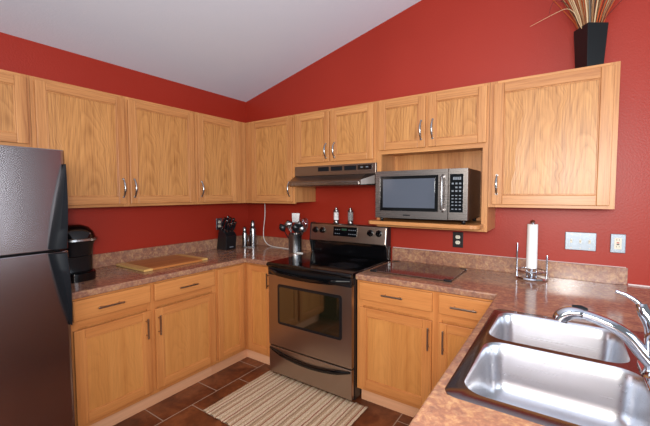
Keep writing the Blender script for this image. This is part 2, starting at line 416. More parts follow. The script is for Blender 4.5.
# large right
r = thing('wall_cabinet', (2.75, 0, ZB), 'large single-door oak wall cabinet at the right, under the black vase', 'cabinet', G)
carcass('B', r, 2.448, 3.060, UD, ZB, ZT, [(2.448,2.49), (3.02,3.060)], [(ZB,ZB+.035), (ZT-.035,ZT)])
d = door('B', r, 2.472, 3.037, 1.385, 2.109, UD, .056); upper_handle('B', d, 2.499, UD+DT, 1.445, 1.565, M['nickel'])

# base cabinets
BD = .60; TD = .537; BZ = .875; TK = .112
def base(side, root, a0, a1, stiles, rails):
    ha = 1 if side == 'L' else 0
    carcass(side, root, a0, a1, BD, TK, BZ, stiles, rails)
    mb = MB(); tbox(mb, side, a0, a1, TD-.02, TD, .001, TK+.011)
    mb.build('toe_board', MAPLE[ha], root)
RL = [(TK,TK+.04), (.70,.74), (BZ-.022,BZ)]
G2 = 'oak base cabinets'
r = thing('base_cabinet', (0, -1.41, 0), 'oak base cabinet of two drawers and two doors between refrigerator and corner', 'cabinet', G2)
base('L', r, -1.905, -.919, [(-1.905,-1.86), (-1.465,-1.40), (-.95,-.919)], RL)
for a0, a1, ah in ((-1.888,-1.447,-1.484), (-1.419,-.934,-1.400)):
    dr = drawer('L', r, a0, a1, .743, .860, BD)
    c = (a0+a1)/2 + (-.03 if a0 < -1.5 else 0); bar_handle('L', dr, (c-.068, .798), (c+.068, .798), BD+DT, M['tinted_nickel'])
    d = door('L', r, a0, a1, .142, .690, BD, .055); bar_handle('L', d, (ah, .522), (ah, .645), BD+DT, M['tinted_nickel'])
r = thing('corner_base_cabinet', (.45, -.45, 0), 'oak corner base cabinet with two tall narrow doors meeting at the inside corner', 'cabinet', G2)
mb = MB()
mb.box(.003, BD-.019, -.917, -.003, TK, BZ, 0); mb.box(BD-.019, .912, -BD+.019, -.003, TK, BZ, 0)
mb.box(BD-.019, BD, -.917, -BD, TK, BZ, 0); mb.box(BD-.019, .912, -BD, -BD+.019, TK, BZ, 0)
mb.build('body', OAKB[2], r)
MB().box(TD-.02, TD, -.917, -TD+.02, .001, TK).build('toe_board', MAPLE[1], r)
MB().box(TD, .912, -TD, -TD+.02, .001, TK).build('toe_board', MAPLE[0], r)
d = door('L', r, -.905, -.640, .142, .862, BD, .045)
d = door('B', r, .640, .900, .142, .862, BD, .045); bar_handle('B', d, (.886, .700), (.886, .812), BD+DT, M['tinted_nickel'])
r = thing('base_cabinet', (2.1, 0, 0), 'oak base cabinet of two drawers and two doors to the right of the range', 'cabinet', G2)
base('B', r, 1.690, 2.575, [(1.690,1.735), (2.19,2.26), (2.54,2.575)], RL)
for a0, a1, ah, hc in ((1.712,2.205,2.190,1.957), (2.243,2.553,2.278,2.388)):
    dr = drawer('B', r, a0, a1, .743, .860, BD); bar_handle('B', dr, (hc-.066, .80), (hc+.066, .80), BD+DT, M['tinted_nickel'])
    d = door('B', r, a0, a1, .142, .690, BD, .055 if a0 < 2 else .05); bar_handle('B', d, (ah, .520), (ah, .648), BD+DT, M['tinted_nickel'])
# peninsula sink base: faces the range side (-x)
r = thing('base_cabinet', (2.9, -1.45, 0), 'oak sink cabinet forming the peninsula beneath the double sink', 'cabinet', G2)
mb = MB(); X0 = 2.60
mb.box(X0, 3.18, -2.28, -2.262, TK, BZ); mb.box(X0, 3.18, -.66, -.642, TK, BZ); mb.box(3.162, 3.18, -2.262, -.66, TK, BZ)
mb.box(X0, 3.162, -2.262, -.66, TK, TK+.018)
for y0, y1 in ((-2.28,-2.24), (-1.80,-1.74), (-.90,-.642)): mb.box(X0-.019, X0, y0, y1, TK, BZ)
for y0, y1 in ((-2.24,-1.80), (-1.74,-.90)):
    mb.box(X0-.019, X0, y0, y1, TK, TK+.04); mb.box(X0-.019, X0, y0, y1, BZ-.16, BZ)
mb.build('body', OAK[2], r)
MB().box(2.66, 2.68, -2.28, -.642, .001, TK).build('toe_board', MAPLE[1], r)
for y0, y1 in ((-2.25,-1.78), (-1.755,-1.335), (-1.325,-.905)):
    MB().box(X0-.019-DT, X0-.019, y0, y1, .142, .71).build('door', OAK[2], r, bevel=.004)

# ------------------------------------------------------------------ countertops
CT, CB = .914, .8755
def slab(xs, ys, fill, z0, z1):
    mb = MB(); bm = mb.bm; V = {}
    def v(i, j, k):
        if (i,j,k) not in V: V[(i,j,k)] = bm.verts.new((xs[i], ys[j], (z0, z1)[k]))
        return V[(i,j,k)]
    F = lambda i, j: 0 <= i < len(xs)-1 and 0 <= j < len(ys)-1 and fill(i, j)
    for i in range(len(xs)-1):
        for j in range(len(ys)-1):
            if not F(i, j): continue
            bm.faces.new((v(i,j,1), v(i+1,j,1), v(i+1,j+1,1), v(i,j+1,1))); bm.faces.new((v(i,j,0), v(i,j+1,0), v(i+1,j+1,0), v(i+1,j,0)))
            if not F(i-1, j): bm.faces.new((v(i,j,0), v(i,j,1), v(i,j+1,1), v(i,j+1,0)))
            if not F(i+1, j): bm.faces.new((v(i+1,j,0), v(i+1,j+1,0), v(i+1,j+1,1), v(i+1,j,1)))
            if not F(i, j-1): bm.faces.new((v(i,j,0), v(i+1,j,0), v(i+1,j,1), v(i,j,1)))
            if not F(i, j+1): bm.faces.new((v(i,j+1,0), v(i,j+1,1), v(i+1,j+1,1), v(i+1,j+1,0)))
    return mb
r = thing('countertop', (.3, -.3, CB), 'brown stone-print laminate countertop in the left corner, under knife block and coffee maker', 'countertop')
slab([.002,.635,.916], [-1.905,-.635,-.002], lambda i, j: not (i == 1 and j == 0), CB, CT).build('worktop', M['lam'], r, bevel=.008, seg=3)
mb = MB(); mb.box(.002, .022, -1.905, -.002, CT, 1.014); mb.box(.022, .916, -.022, -.002, CT, 1.014); mb.build('backsplash', M['lam'], r, bevel=.003)
r = thing('countertop', (2.9, -.5, CB), 'brown stone-print laminate countertop from the range round the sink peninsula', 'countertop')
SX0, SX1, SY0, SY1 = 2.585, 3.165, -1.752, -.898
hx0, hx1, hy0, hy1 = SX0+.012, SX1-.05, SY0+.012, SY1-.012
slab([1.691, 2.556, hx0, hx1, 3.70], [-2.30, hy0, hy1, -.635, -.002], lambda i, j: not ((i == 0 and j < 3) or (i == 2 and j == 1)), CB, CT).build('worktop', M['lam'], r, bevel=.008, seg=3)
mb = MB(); mb.prism([(1.691,-.002,CT), (1.691,-.024,CT), (3.104,-.024,CT), (3.160,-.002,CT)], (0,0,.1)); mb.build('backsplash', M['lam'], r, bevel=.002)
struct(MB().box(3.162, 3.70, -.007, -.001, CT+.0005, CT+.008).build('trim_1', M['caulk']))
struct(MB().box(1.691, 3.15, -.006, -.0005, 1.0145, 1.0175).build('trim_2', M['caulk']))

# ------------------------------------------------------------------ refrigerator
r = thing('refrigerator', (.4, -2.42, 0), 'stainless steel top-freezer refrigerator with black curved handles, left of the coffee maker', 'refrigerator')
FY1, FY0 = -1.962, -2.87
FXa, FXb = .738, .812
B('body', .03, .725, FY0+.005, FY1-.012, .02, 1.655, M['black_sat'], r, .006)
def fridge_door(name, z0, z1):
    mb = MB(); lp = []
    n = 6; R = .022
    for i in range(n+1):
        t = i/n*PI/2; lp.append((FXb-R+R*math.cos(t), FY1-R+R*math.sin(t)*1.0, z0))
    lp += [(FXa, FY1, z0), (FXa, FY0, z0)]
    for i in range(n+1):
        t = -PI/2+i/n*PI/2; lp.append((FXb-R+R*math.cos(t), FY0+R+R*math.sin(t), z0))
    mb.prism(lp, (0,0,z1-z0))
    return mb.build(name, M['fridge_steel'], r, bevel=.003, smooth=True)
fz = fridge_door('freezer_door', 1.184, 1.668)
fd = fridge_door('fridge_door', .07, 1.174)
B('hinge_gasket', .722, FXa+.001, FY0+.01, FY1-.015, .07, 1.66, M['black'], r)
B('toe_grille', .60, .735, FY0+.01, FY1-.02, .005, .065, M['black'], r, .004)
def fhandle(parent, zs, ze):
    mb = MB(); n = 16; rings = []
    for i in range(n+1):
        t = i/n; z = zs+(ze-zs)*t
        e = (1-t)**.8; yR = -1.982+.014*t; yL = yR-.003-.068*e
        d = .034-.012*t+.018*math.sin(PI*min(1, t*1.0+.02))**.8
        xo = FXb+d
        rings.append([mb.bm.verts.new(p) for p in ((FXb-.004, yL, z), (xo-.012, yL+.012*e, z), (xo, yL+.030*e, z), (xo, yR-.003, z), (xo-.006, yR, z), (FXb-.004, yR, z))])
    for a, b in zip(rings, rings[1:]): mb.bridge(a, b)
    mb.bm.faces.new(rings[0]); mb.bm.faces.new(rings[-1])
    mb.build('handle', M['black_sat'], parent, smooth=True)
fhandle(fz, 1.190, 1.600); fhandle(fd, 1.168, .80)

# ------------------------------------------------------------------ range
RX0, RX1 = .922, 1.684
r = thing('kitchen_range', (1.303, -.35, 0), 'stainless steel and black electric range with smooth glass cooktop', 'stove')
B('body', RX0, RX1, -.625, -.03, .03, .895, M['black'], r, .003)
mb = MB()
lp = [(RX0,-.03,.890), (RX0,-.03,.919), (RX0,-.655,.919)]
for i in range(8):
    t = i/7*PI/2; lp.append((RX0, -.665-.022*math.sin(t), .897+.022*math.cos(t)))
lp += [(RX0,-.675,.884), (RX0,-.630,.884)]
mb.prism(lp, (RX1-RX0,0,0)); ct = mb.build('cooktop', M['black_gloss'], r, bevel=.004, smooth=True)
for (cx_, cy_, R) in ((1.50,-.46,.115), (1.11,-.47,.095), (1.13,-.22,.075), (1.49,-.215,.075)):
    for rr in (R, R*.62):
        mb = MB(); seg = 48
        a = [mb.bm.verts.new((cx_+rr*math.cos(2*PI*i/seg), cy_+rr*math.sin(2*PI*i/seg), .9196)) for i in range(seg)]
        b = [mb.bm.verts.new((cx_+(rr-.006)*math.cos(2*PI*i/seg), cy_+(rr-.006)*math.sin(2*PI*i/seg), .9196)) for i in range(seg)]
        mb.bridge(a, b)
        if rr == R: mb.bm.faces.new(b)
        mb.build('burner_ring', M['burner'], ct)
B('rear_riser', RX0, RX1, -.075, -.03, .919, 1.04, M['black_gloss'], r, .003)
# backguard panel
mb = MB(); x0, x1 = RX0+.010, RX1-.010
mb.prism([(x0,-.035,1.035), (x0,-.105,1.030), (x0,-.118,1.040), (x0,-.100,1.180), (x0,-.088,1.190), (x0,-.035,1.190)], (x1-x0,0,0))
cp = mb.build('control_panel', M['steel_x'], r, bevel=.004, smooth=False)
mb = MB()
for xa in (x0-.008, x1):
    mb = MB()
    mb.prism([(xa,-.030,.925), (xa,-.09,.925), (xa,-.121,1.030), (xa,-.104,1.186), (xa,-.090,1.195), (xa,-.030,1.195)], (.008,0,0))
    mb.build('end_cap', M['black'], r, bevel=.002)
def py_(z): return -.118+(z-1.04)*(.018/.14)
mb = MB(); mb.hexa([(1.178, py_(1.088), 1.088), (1.412, py_(1.088), 1.088), (1.178, py_(1.088)-.003, 1.088), (1.412, py_(1.088)-.003, 1.088), (1.178, py_(1.168), 1.168), (1.412, py_(1.168), 1.168), (1.178, py_(1.168)-.003, 1.168), (1.412, py_(1.168)-.003, 1.168)])
dp = mb.build('display', M['display'], cp)
for row, z in ((0, 1.106), (1, 1.14)):
    for k, x in enumerate((1.195,1.215,1.235,1.33,1.35,1.37,1.39)):
        MB().box(x, x+.011, py_(z)-.0042, py_(z)-.0028, z, z+.006).build('key_print', M['mark'], dp)
MB().box(1.262, 1.312, py_(1.145)-.0045, py_(1.145)-.0028, 1.138, 1.154).build('clock', M['clock'], dp)
for x in (.985, 1.062, 1.535, 1.612):
    mb = MB(); z = 1.130; y = py_(z)
    mb.tube([(x, y+.002, z), (x, y-.006, z), (x, y-.008, z), (x, y-.028, z-.003)], [.027, .027, .0215, .0175], 24)
    mb.box(x-.0025, x+.0025, y-.033, y-.020, z-.017, z+.015)
    mb.build('knob', M['black_gloss'], cp, smooth=True)
# oven door
mb = MB(); yd0, yd1 = -.662, -.628
WX0, WX1, WZ0, WZ1 = 1.032, 1.592, .455, .745
mb.box(RX0+.004, WX0, yd0, yd1, .262, .835); mb.box(WX1, RX1-.004, yd0, yd1, .262, .835)
mb.box(WX0, WX1, yd0, yd1, .262, WZ0); mb.box(WX0, WX1, yd0, yd1, WZ1, .835)
od = mb.build('oven_door', M['steel_x'], r, bevel=.0)
def rrect(x0, x1, z0, z1, R, y, n=5):
    out = []
    for cx_, cz_, a in ((x1-R, z1-R, 0), (x0+R, z1-R, 90), (x0+R, z0+R, 180), (x1-R, z0+R, 270)):
        for i in range(n+1):
            t = math.radians(a+90*i/n); out.append((cx_+R*math.cos(t), y, cz_+R*math.sin(t)))
    return out
MB().prism(rrect(WX0-.012, WX1+.012, WZ0-.012, WZ1+.012, .02, yd0+.004), (0,-.0065,0)).build('window_frame', M['black'], od)
MB().prism(rrect(WX0+.008, WX1-.008, WZ0+.008, WZ1-.008, .012, yd0+.002), (0,-.006,0)).build('window', M['glass_black'], od)
# black top band + bowed handle
B('top_band', RX0+.004, RX1-.004, -.668, -.628, .822, .883, M['black'], r, .004)
def bowed(name, z0, h, sagz, bow, parent, m, y=-.668):
    mb = MB(); n = 28; rings = []
    for i in range(n+1):
        t = i/n; x = RX0+.012+(RX1-RX0-.024)*t; k = 1-(2*t-1)**2; k2 = min(1, math.sin(PI*t)*2.2)
        zc = z0-sagz*k; yo = y-.004-bow*k2
        hh = h*(.55+.45*k2)/2
        rings.append([mb.bm.verts.new(p) for p in ((x, yo+.024, zc-hh), (x, yo+.004, zc-hh), (x, yo, zc-hh*.5), (x, yo, zc+hh*.5), (x, yo+.004, zc+hh), (x, yo+.024, zc+hh))])
    for a, b in zip(rings, rings[1:]): mb.bridge(a, b)
    mb.bm.faces.new(rings[0]); mb.bm.faces.new(rings[-1])
    return mb.build(name, m, parent, smooth=True)
bowed('handle', .862, .036, .022, .040, r, M['black_gloss'])
dr = MB().box(RX0+.004, RX1-.004, yd0, yd1, .042, .252).build('storage_drawer', M['steel_x'], r, bevel=.004)
bowed('handle', .236, .030, .052, .010, dr, M['black_gloss'], -.664)
B('kick_plate', RX0+.02, RX1-.02, -.575, -.56, .002, .04, M['black'], r)

# ------------------------------------------------------------------ range hood
r = thing('range_hood', (1.30, -.16, 1.52), 'stainless steel range hood under the short oak cabinet', 'range hood')
hx0, hx1 = .918, 1.686
B('body', hx0, hx1, -.318, -.003, 1.600, 1.681, M['hood_steel'], r, .003)
mb = MB()
bk = -.003
top = [(hx0, -.318, 1.600), (hx0, bk, 1.600), (hx1, bk, 1.600), (hx1, -.318, 1.600)]
mid = [(hx0+.004, -.425, 1.556), (hx0, bk, 1.556), (hx1, bk, 1.556), (hx1, -.318, 1.572), (1.60, -.425, 1.556)]
mb.prism([(hx0,-.318,1.599), (hx0,-.392,1.556), (hx0,-.392,1.520), (hx0,-.380,1.514), (hx0,bk,1.514), (hx0,bk,1.599)], (1.600-hx0,0,0))
# angled right end
P = [(1.600,-.318,1.599),(1.600,-.392,1.556),(1.600,-.392,1.520),(1.600,-.380,1.514),(1.600,bk,1.514),(1.600,bk,1.599)]
Q = [(hx1,-.318,1.599),(hx1,-.332,1.590),(hx1,-.332,1.526),(hx1,-.322,1.514),(hx1,bk,1.514),(hx1,bk,1.599)]
mb.build('canopy', M['hood_steel'], r); mb = MB()
a = [mb.bm.verts.new(p) for p in P]; b = [mb.bm.verts.new(p) for p in Q]
for i in range(6): mb.bm.faces.new((a[i], a[(i+1) % 6], b[(i+1) % 6], b[i]))
mb.bm.faces.new(b); mb.bm.faces.new(list(reversed(a)))
mb.build('canopy_end', mat('dimmed_hood_steel', srgb(86,80,78), .4, 1), r)  # same canopy, this end coloured darker to offset its flash reflection
B('visor', hx0+.03, 1.585, -.400, -.391, 1.519, 1.545, M['bright_steel'], r, .002)
for k in range(3):
    x = 1.165+k*.125
    B('vent_slot', x, x+.105, -.3205, -.316, 1.634, 1.668, M['black_sat'], r)
cpn = B('control_strip', 1.535, 1.655, -.3215, -.316, 1.634, 1.670, M['display'], r)
for k in range(2): B('switch', 1.56+k*.045, 1.58+k*.045, -.3228, -.3212, 1.649, 1.656, M['mark'], cpn)

# ------------------------------------------------------------------ microwave
r = thing('microwave', (2.05, -.27, 1.262), 'stainless steel countertop microwave sitting on the niche shelf', 'microwave')
mx0, mx1, my0, my1, mz0, mz1 = 1.742, 2.356, -.436, -.050, 1.286, 1.606
B('body', mx0, mx1, my0+.022, my1, mz0, mz1, M['steel_dark'], r, .003)
dx1 = 2.238
mb = MB(); wx0, wx1, wz0, wz1 = 1.775, 2.178, 1.335, 1.570
for q in ((mx0, wx0, mz0, mz1), (wx1, dx1, mz0, mz1), (wx0, wx1, mz0, wz0), (wx0, wx1, wz1, mz1)): mb.box(q[0], q[1], my0, my0+.022, q[2], q[3])
dd = mb.build('door', M['steel_dark'], r)
MB().box(wx0, wx1, my0+.003, my0+.02, wz0, wz1).build('window_border', M['black_gloss'], dd)
MB().box(wx0+.022, wx1-.022, my0+.0015, my0+.004, wz0+.022, wz1-.020).build('window', M['mw_glass'], dd)
mb = MB(); xh = 2.208
mb.tube([(xh, my0-.004, wz0+.005), (xh, my0-.030, wz0+.02), (xh, my0-.034, wz0+.05), (xh, my0-.034, wz1-.05), (xh, my0-.030, wz1-.02), (xh, my0-.004, wz1-.005)], .0085, 12)
mb.cyl((xh, my0+.001, wz0+.012), (xh, my0-.03, wz0+.016), .010, 12); mb.cyl((xh, my0+.001, wz1-.012), (xh, my0-.03, wz1-.016), .010, 12)
mb.build('handle', M['bright_steel'], dd, smooth=True)
B('control_fascia', dx1+.003, mx1, my0, my0+.022, mz0, mz1, M['steel_dark'], r, .002)
kp = B('keypad', 2.250, 2.330, my0-.002, my0+.003, 1.335, 1.572, M['display'], r, .001)
mb = MB()
for k in range(4): mb.box(2.270+k*.0125, 2.279+k*.0125, my0-.0032, my0-.0018, 1.536, 1.553)
mb.build('clock', M['mark'], kp)
for j, z in enumerate((1.508, 1.484, 1.462, 1.436, 1.416, 1.396, 1.376, 1.352)):
    for k in range(3):
        if j in (1,) and k == 0: continue
        B('button', 2.262+k*.022, 2.274+k*.022, my0-.0032, my0-.0018, z, z+(.010 if j < 3 else .006), M['mark'], kp)
for x in (mx0+.03, mx1-.03):
    for y in (my0+.04, my1-.03):
        MB().cyl((x, y, 1.2605), (x, y, 1.287), .012, 16).build('foot', M['black'], r)
MB().box(1.945, 1.995, my0-.0015, my0+.001, 1.304, 1.311).build('maker_badge', M['black_sat'], dd)

# ------------------------------------------------------------------ coffee maker
r = thing('coffee_maker', (.27, -1.750, CT), 'black single-serve coffee maker with silver band beside the refrigerator', 'coffee maker')
cx, cyy = .27, -1.750
def ovalring(mb, z, x0, x1, hw, p=3.0, n=40):
    c0 = (x0+x1)/2; hx = (x1-x0)/2; out = []
    for i in range(n):
        t = 2*PI*i/n; c, s_ = math.cos(t), math.sin(t)
        out.append(mb.bm.verts.new((c0+hx*math.copysign(abs(c)**(2/p), c), cyy+hw*math.copysign(abs(s_)**(2/p), s_), z)))
    return out
def loft(name, secs, m, parent, p=3.0):
    mb = MB(); rs = [ovalring(mb, *s_, p) for s_ in secs]
    for a, b in zip(rs, rs[1:]): mb.bridge(a, b)
    mb.bm.faces.new(list(reversed(rs[0]))); mb.bm.faces.new(rs[-1])
    return mb.build(name, m, parent, smooth=True)
loft('body', [(CT+.0005, .08,.345,.106), (1.05,.08,.35,.110), (1.14,.08,.365,.112)], M['black'], r)
loft('drip_tray', [(CT+.0005,.20,.405,.100), (CT+.050,.20,.408,.102), (CT+.056,.205,.400,.098)], M['black_gloss'], r, 2.4)
loft('brew_head', [(1.055,.22,.34,.065), (1.070,.20,.37,.090), (1.135,.10,.39,.106), (1.163,.08,.405,.118)], M['black'], r, 2.6)
loft('silver_band', [(1.161,.075,.405,.120), (1.166,.073,.424,.127), (1.178,.073,.424,.127), (1.183,.075,.41,.122)], M['nickel'], r, 2.6)
loft('lid', [(1.181,.078,.412,.120), (1.215,.082,.395,.112), (1.245,.105,.355,.09), (1.260,.15,.30,.055)], M['black_gloss'], r, 2.4)
mb = MB()
for k in range(3): mb.box(.352+k*.013, .362+k*.013, cyy+.015+k*.006, cyy+.045+k*.006, 1.195, 1.228-k*.008)
mb.build('buttons', M['bright_steel'], r)

# ------------------------------------------------------------------ cutting boards
r = thing('cutting_board', (.25, -1.14, CT), 'wooden cutting board with pale end strips on the left counter', 'cutting board')
z0 = CT+.001; z1 = z0+.016
B('plank', .065, .458, -1.335, -.925, z0, z1, M['board'], r, .002)
B('end_strip', .065, .458, -1.400, -1.336, z0, z1, M['board_end'], r, .003)
B('end_strip', .065, .440, -.924, -.862, z0, z1, M['board_end'], r, .003)
r = thing('glass_cutting_board', (2.0, -.31, CT), 'dark translucent rectangular cutting board lying flat right of the range', 'cutting board')
B('plate', 1.745, 2.285, -.515, -.105, CT+.006, CT+.011, M['mat_glass'], r, .002)
for i, (x, y) in enumerate(((1.745,-.515), (2.245,-.515), (1.745,-.135), (2.245,-.135))):
    B('corner_grip', x-.003, x+.043, y-.003, y+.033, CT+.0005, CT+.013, M['black'], r, .003)

# ------------------------------------------------------------------ wall plates
def plate(name, side, a, z, wd, ht, label, cat, m, group=None):
    r = thing(name, T(side, a, .001, z), label, cat, group)
    mb = MB(); tbox(mb, side, a-wd/2, a+wd/2, .0005, .006, z-ht/2, z+ht/2); mb.build('cover_plate', m, r, bevel=.003)
    return r
def recept(r, side, a, z, m):
    for dz in (-.02, .02):
        mb = MB(); lp = []
        for i in range(20):
            t = 2*PI*i/20; lp.append(T(side, a+.0165*math.cos(t), .0055, z+dz+max(-.0125, min(.0125, .0165*math.sin(t)))))
        off = (.002,0,0) if side == 'L' else (0,-.002,0)
        o = mb.prism(lp, off).build('socket', m, r)
        mb = MB()
        for da in (-.006, .006): tbox(mb, side, a+da-.001, a+da+.001, .0072, .0079, z+dz-.002, z+dz+.006)
        mb.build('slot', M['black'], o)
r = plate('wall_outlet', 'L', -.385, 1.155, .074, .115, 'steel-plated double outlet on the left wall behind the knife block', 'outlet', M['plate'])
recept(r, 'L', -.385, 1.155, M['cream'])
r = plate('wall_outlet', 'B', 2.200, 1.112, .074, .115, 'dark-plated double outlet on the back wall below the microwave', 'outlet', M['dark_metal'])
recept(r, 'B', 2.200, 1.112, M['cream'])
r = plate('switch_plate', 'B', 2.929, 1.154, .156, .112, 'three-gang steel light switch plate on the back wall', 'light switch', M['plate'])
for k in range(3):
    x = 2.929-.046+.046*k
    mb = MB(); mb.box(x-.0055, x+.0055, -.0085, -.0055, 1.142, 1.166); o = mb.build('switch_slot', M['cream'], r)
    MB().hexa([(x-.003,-.008,1.151),(x+.003,-.008,1.151),(x-.003,-.016,1.158),(x+.003,-.016,1.158),(x-.003,-.008,1.160),(x+.003,-.008,1.160),(x-.003,-.016,1.163),(x+.003,-.016,1.163)]).build('toggle', M['cream'], o)
    for z in (1.112, 1.196): MB().cyl((x,-.0055,z), (x,-.0075,z), .0035, 12).build('screw', M['tinted_nickel'], r)
r = plate('wall_outlet', 'B', 3.109, 1.154, .070, .112, 'steel-plated outlet with test buttons, rightmost on the back wall', 'outlet', M['plate'])
o = MB().box(3.092, 3.126, -.0085, -.0055, 1.120, 1.188).build('socket', M['cream'], r)
mb = MB()
for z in (1.132, 1.172):
    for dx in (-.006, .006): mb.box(3.109+dx-.001, 3.109+dx+.001, -.0092, -.0083, z, z+.008)
mb.build('slot', M['black'], o)
MB().box(3.103, 3.115, -.0095, -.0083, 1.156, 1.162).build('test_button', mat('red_button', srgb(190,50,40), .4), o)
MB().box(3.103, 3.115, -.0095, -.0083, 1.146, 1.152).build('reset_button', M['black'], o)

# ------------------------------------------------------------------ paper towel holder and roll
px, pyy = 2.680, -.126
r = thing('paper_towel_holder', (px, pyy, CT), 'chrome paper towel holder with two upright arms on the back counter', 'paper towel holder')
MB().lathe([(.090,.001), (.092,.006), (.088,.014), (.05,.018), (.02,.020)], (px, pyy, CT), 40).build('base', M['chrome'], r, smooth=True)
mb = MB()
pts = [(px+.080*math.cos(math.radians(a)), pyy+.080*math.sin(math.radians(a)), CT+.052) for a in range(0, 361, 12)]
mb.tube(pts[:-1]+[pts[0]], .004, 8); mb.build('ring', M['chrome'], r, smooth=True)
mb = MB(); mb.cyl((px, pyy, CT+.016), (px, pyy, CT+.350), .008, 16); mb.lathe([(.004,0), (.013,.004), (.015,.012), (.010,.020), (.002,.023)], (px, pyy, CT+.347), 20)
mb.build('post', M['chrome'], r, smooth=True)
for dx, zt in ((-.082, 1.135), (.082, 1.066)):
    mb = MB(); mb.tube([(px+dx, pyy, CT+.008), (px+dx, pyy, zt-.01), (px+dx, pyy, zt)], [.0055,.0055,.004], 12)
    mb.build('arm', M['chrome'], r, smooth=True)
for a in (30, 150, 270):
    MB().cyl((px+.03*math.cos(math.radians(a)), pyy+.03*math.sin(math.radians(a)), CT+.014), (px+.03*math.cos(math.radians(a)), pyy+.03*math.sin(math.radians(a)), CT+.064), .004, 10).build('spacer', M['chrome'], r)
mb = MB(); mb.lathe([(.0095,0), (.030,.0), (.0305,.004), (.0295,.274), (.0285,.278), (.0095,.278)], (px, pyy, CT+.066), 36, caps=False)
n_ = 36
o = mb.build('paper_towel_roll', M['paper'], None, smooth=True, origin=(px, pyy, CT+.066))
tag(o, 'nearly used white paper towel roll on the chrome holder', 'paper towel')

# ------------------------------------------------------------------ knife block
KB = Vector((.112, -.385, CT)); ang = math.radians(-3)
fwd = Vector((math.cos(ang), math.sin(ang), 0)); lat = Vector((-math.sin(ang), math.cos(ang), 0))
def K(u, v, z): return tuple(KB+fwd*u+lat*v+Vector((0,0,z)))
r = thing('knife_block', KB, 'black slanted knife block in the left corner of the counter', 'knife block')
mb = MB(); hw = .060
prof = [(-.085,.001), (.062,.001), (.074,.135), (.050,.165), (-.040,.212)]
mb.prism([K(u, -hw, z) for u, z in prof], tuple(lat*2*hw)); mb.build('block', M['black'], r, bevel=.003)
MB().hexa([K(.0655+.0005, -.02, .022), K(.068, -.02, .022), K(.066, .025, .022), K(.068, .025, .022), K(.067, -.02, .030), K(.069, -.02, .030), K(.067, .025, .030), K(.069, .025, .030)]).build('maker_badge', M['mark'], r)
kd = (fwd*.42+Vector((0,0,.90))).normalized()
def knife(u, v, z, L, first=None):
    b = Vector(K(u, v, z))
    t = thing('kitchen_knife', b, 'black-handled kitchen knife with steel bolster standing in the knife block', 'knife', 'knives in the block')
    mb = MB(); mb.tube([b-kd*.006, b+kd*.012], .0085, 10, flat=.8, upv=lat); mb.build('bolster', M['bright_steel'], t, smooth=True)
    mb = MB(); mb.tube([b+kd*.012, b+kd*(.012+L*.3), b+kd*(.012+L*.7), b+kd*(.012+L)], [.0085,.0105,.009,.010], 10, flat=1.4, upv=lat); mb.build('handle', M['black_sat'], t, smooth=True)
    mb = MB(); mb.tube([b+kd*(.012+L-.001), b+kd*(.012+L+.012)], .0104, 10, flat=1.4, upv=lat); mb.build('butt_cap', M['bright_steel'], t, smooth=True)
for (u, v, z, L) in ((-.022,-.036,.212,.085), (-.022,.0,.212,.10), (-.022,.036,.212,.08), (.018,-.036,.194,.075), (.018,.036,.194,.095), (.050,-.034,.180,.06), (.050,.0,.180,.06), (.050,.036,.180,.075)):
    knife(u, v, z, L)

# ------------------------------------------------------------------ mills / bottles on rack
r = thing('mill_stand', (.195, -.178, CT), 'small chrome stand under the two steel mills', 'stand')
mb = MB(); c0 = Vector((.162,-.198,CT)); c1 = Vector((.232,-.152,CT)); dv = (c1-c0).normalized(); nv = Vector((-dv.y, dv.x, 0))
lp = []
for i in range(13): t = PI/2+PI*i/12; lp.append(tuple(c0+dv*math.cos(t)*.038+nv*math.sin(t)*.038+Vector((0,0,.0005))))
for i in range(13): t = -PI/2+PI*i/12; lp.append(tuple(c1+dv*math.cos(t)*.038+nv*math.sin(t)*.038+Vector((0,0,.0005))))
mb.prism(lp, (0,0,.009)); mb.build('tray', M['bright_steel'], r, bevel=.002)
mb = MB(); mid = (c0+c1)/2
mb.tube([tuple(mid+nv*-.02+Vector((0,0,.009))), tuple(mid+nv*-.02+Vector((0,0,.12))), tuple(mid+nv*.02+Vector((0,0,.12))), tuple(mid+nv*.02+Vector((0,0,.009)))], .003, 8)
mb.build('carry_loop', M['chrome'], r)
def mill(c, h, R, label):
    t = thing('spice_mill', (c.x, c.y, CT+.0097), label, 'mill', 'steel mills in the corner')
    MB().lathe([(R*.98,0), (R,.004), (R,h*.66), (R*.9,h*.70)], (c.x, c.y, CT+.0097), 28).build('body', M['bright_steel'], t, smooth=True)
    MB().lathe([(R*.62,h*.70), (R*.62,h*.76)], (c.x, c.y, CT+.0097), 28).build('neck', M['black'], t, smooth=True)
    MB().lathe([(R*.72,h*.76), (R*.74,h*.80), (R*.62,h*.93), (R*.35,h*.985), (R*.1,h)], (c.x, c.y, CT+.0097), 28).build('head', M['bright_steel'], t, smooth=True)
mill(c0, .20, .024, 'shorter of the two steel mills beside the knife block')
mill(c1, .265, .032, 'taller of the two steel mills beside the knife block')

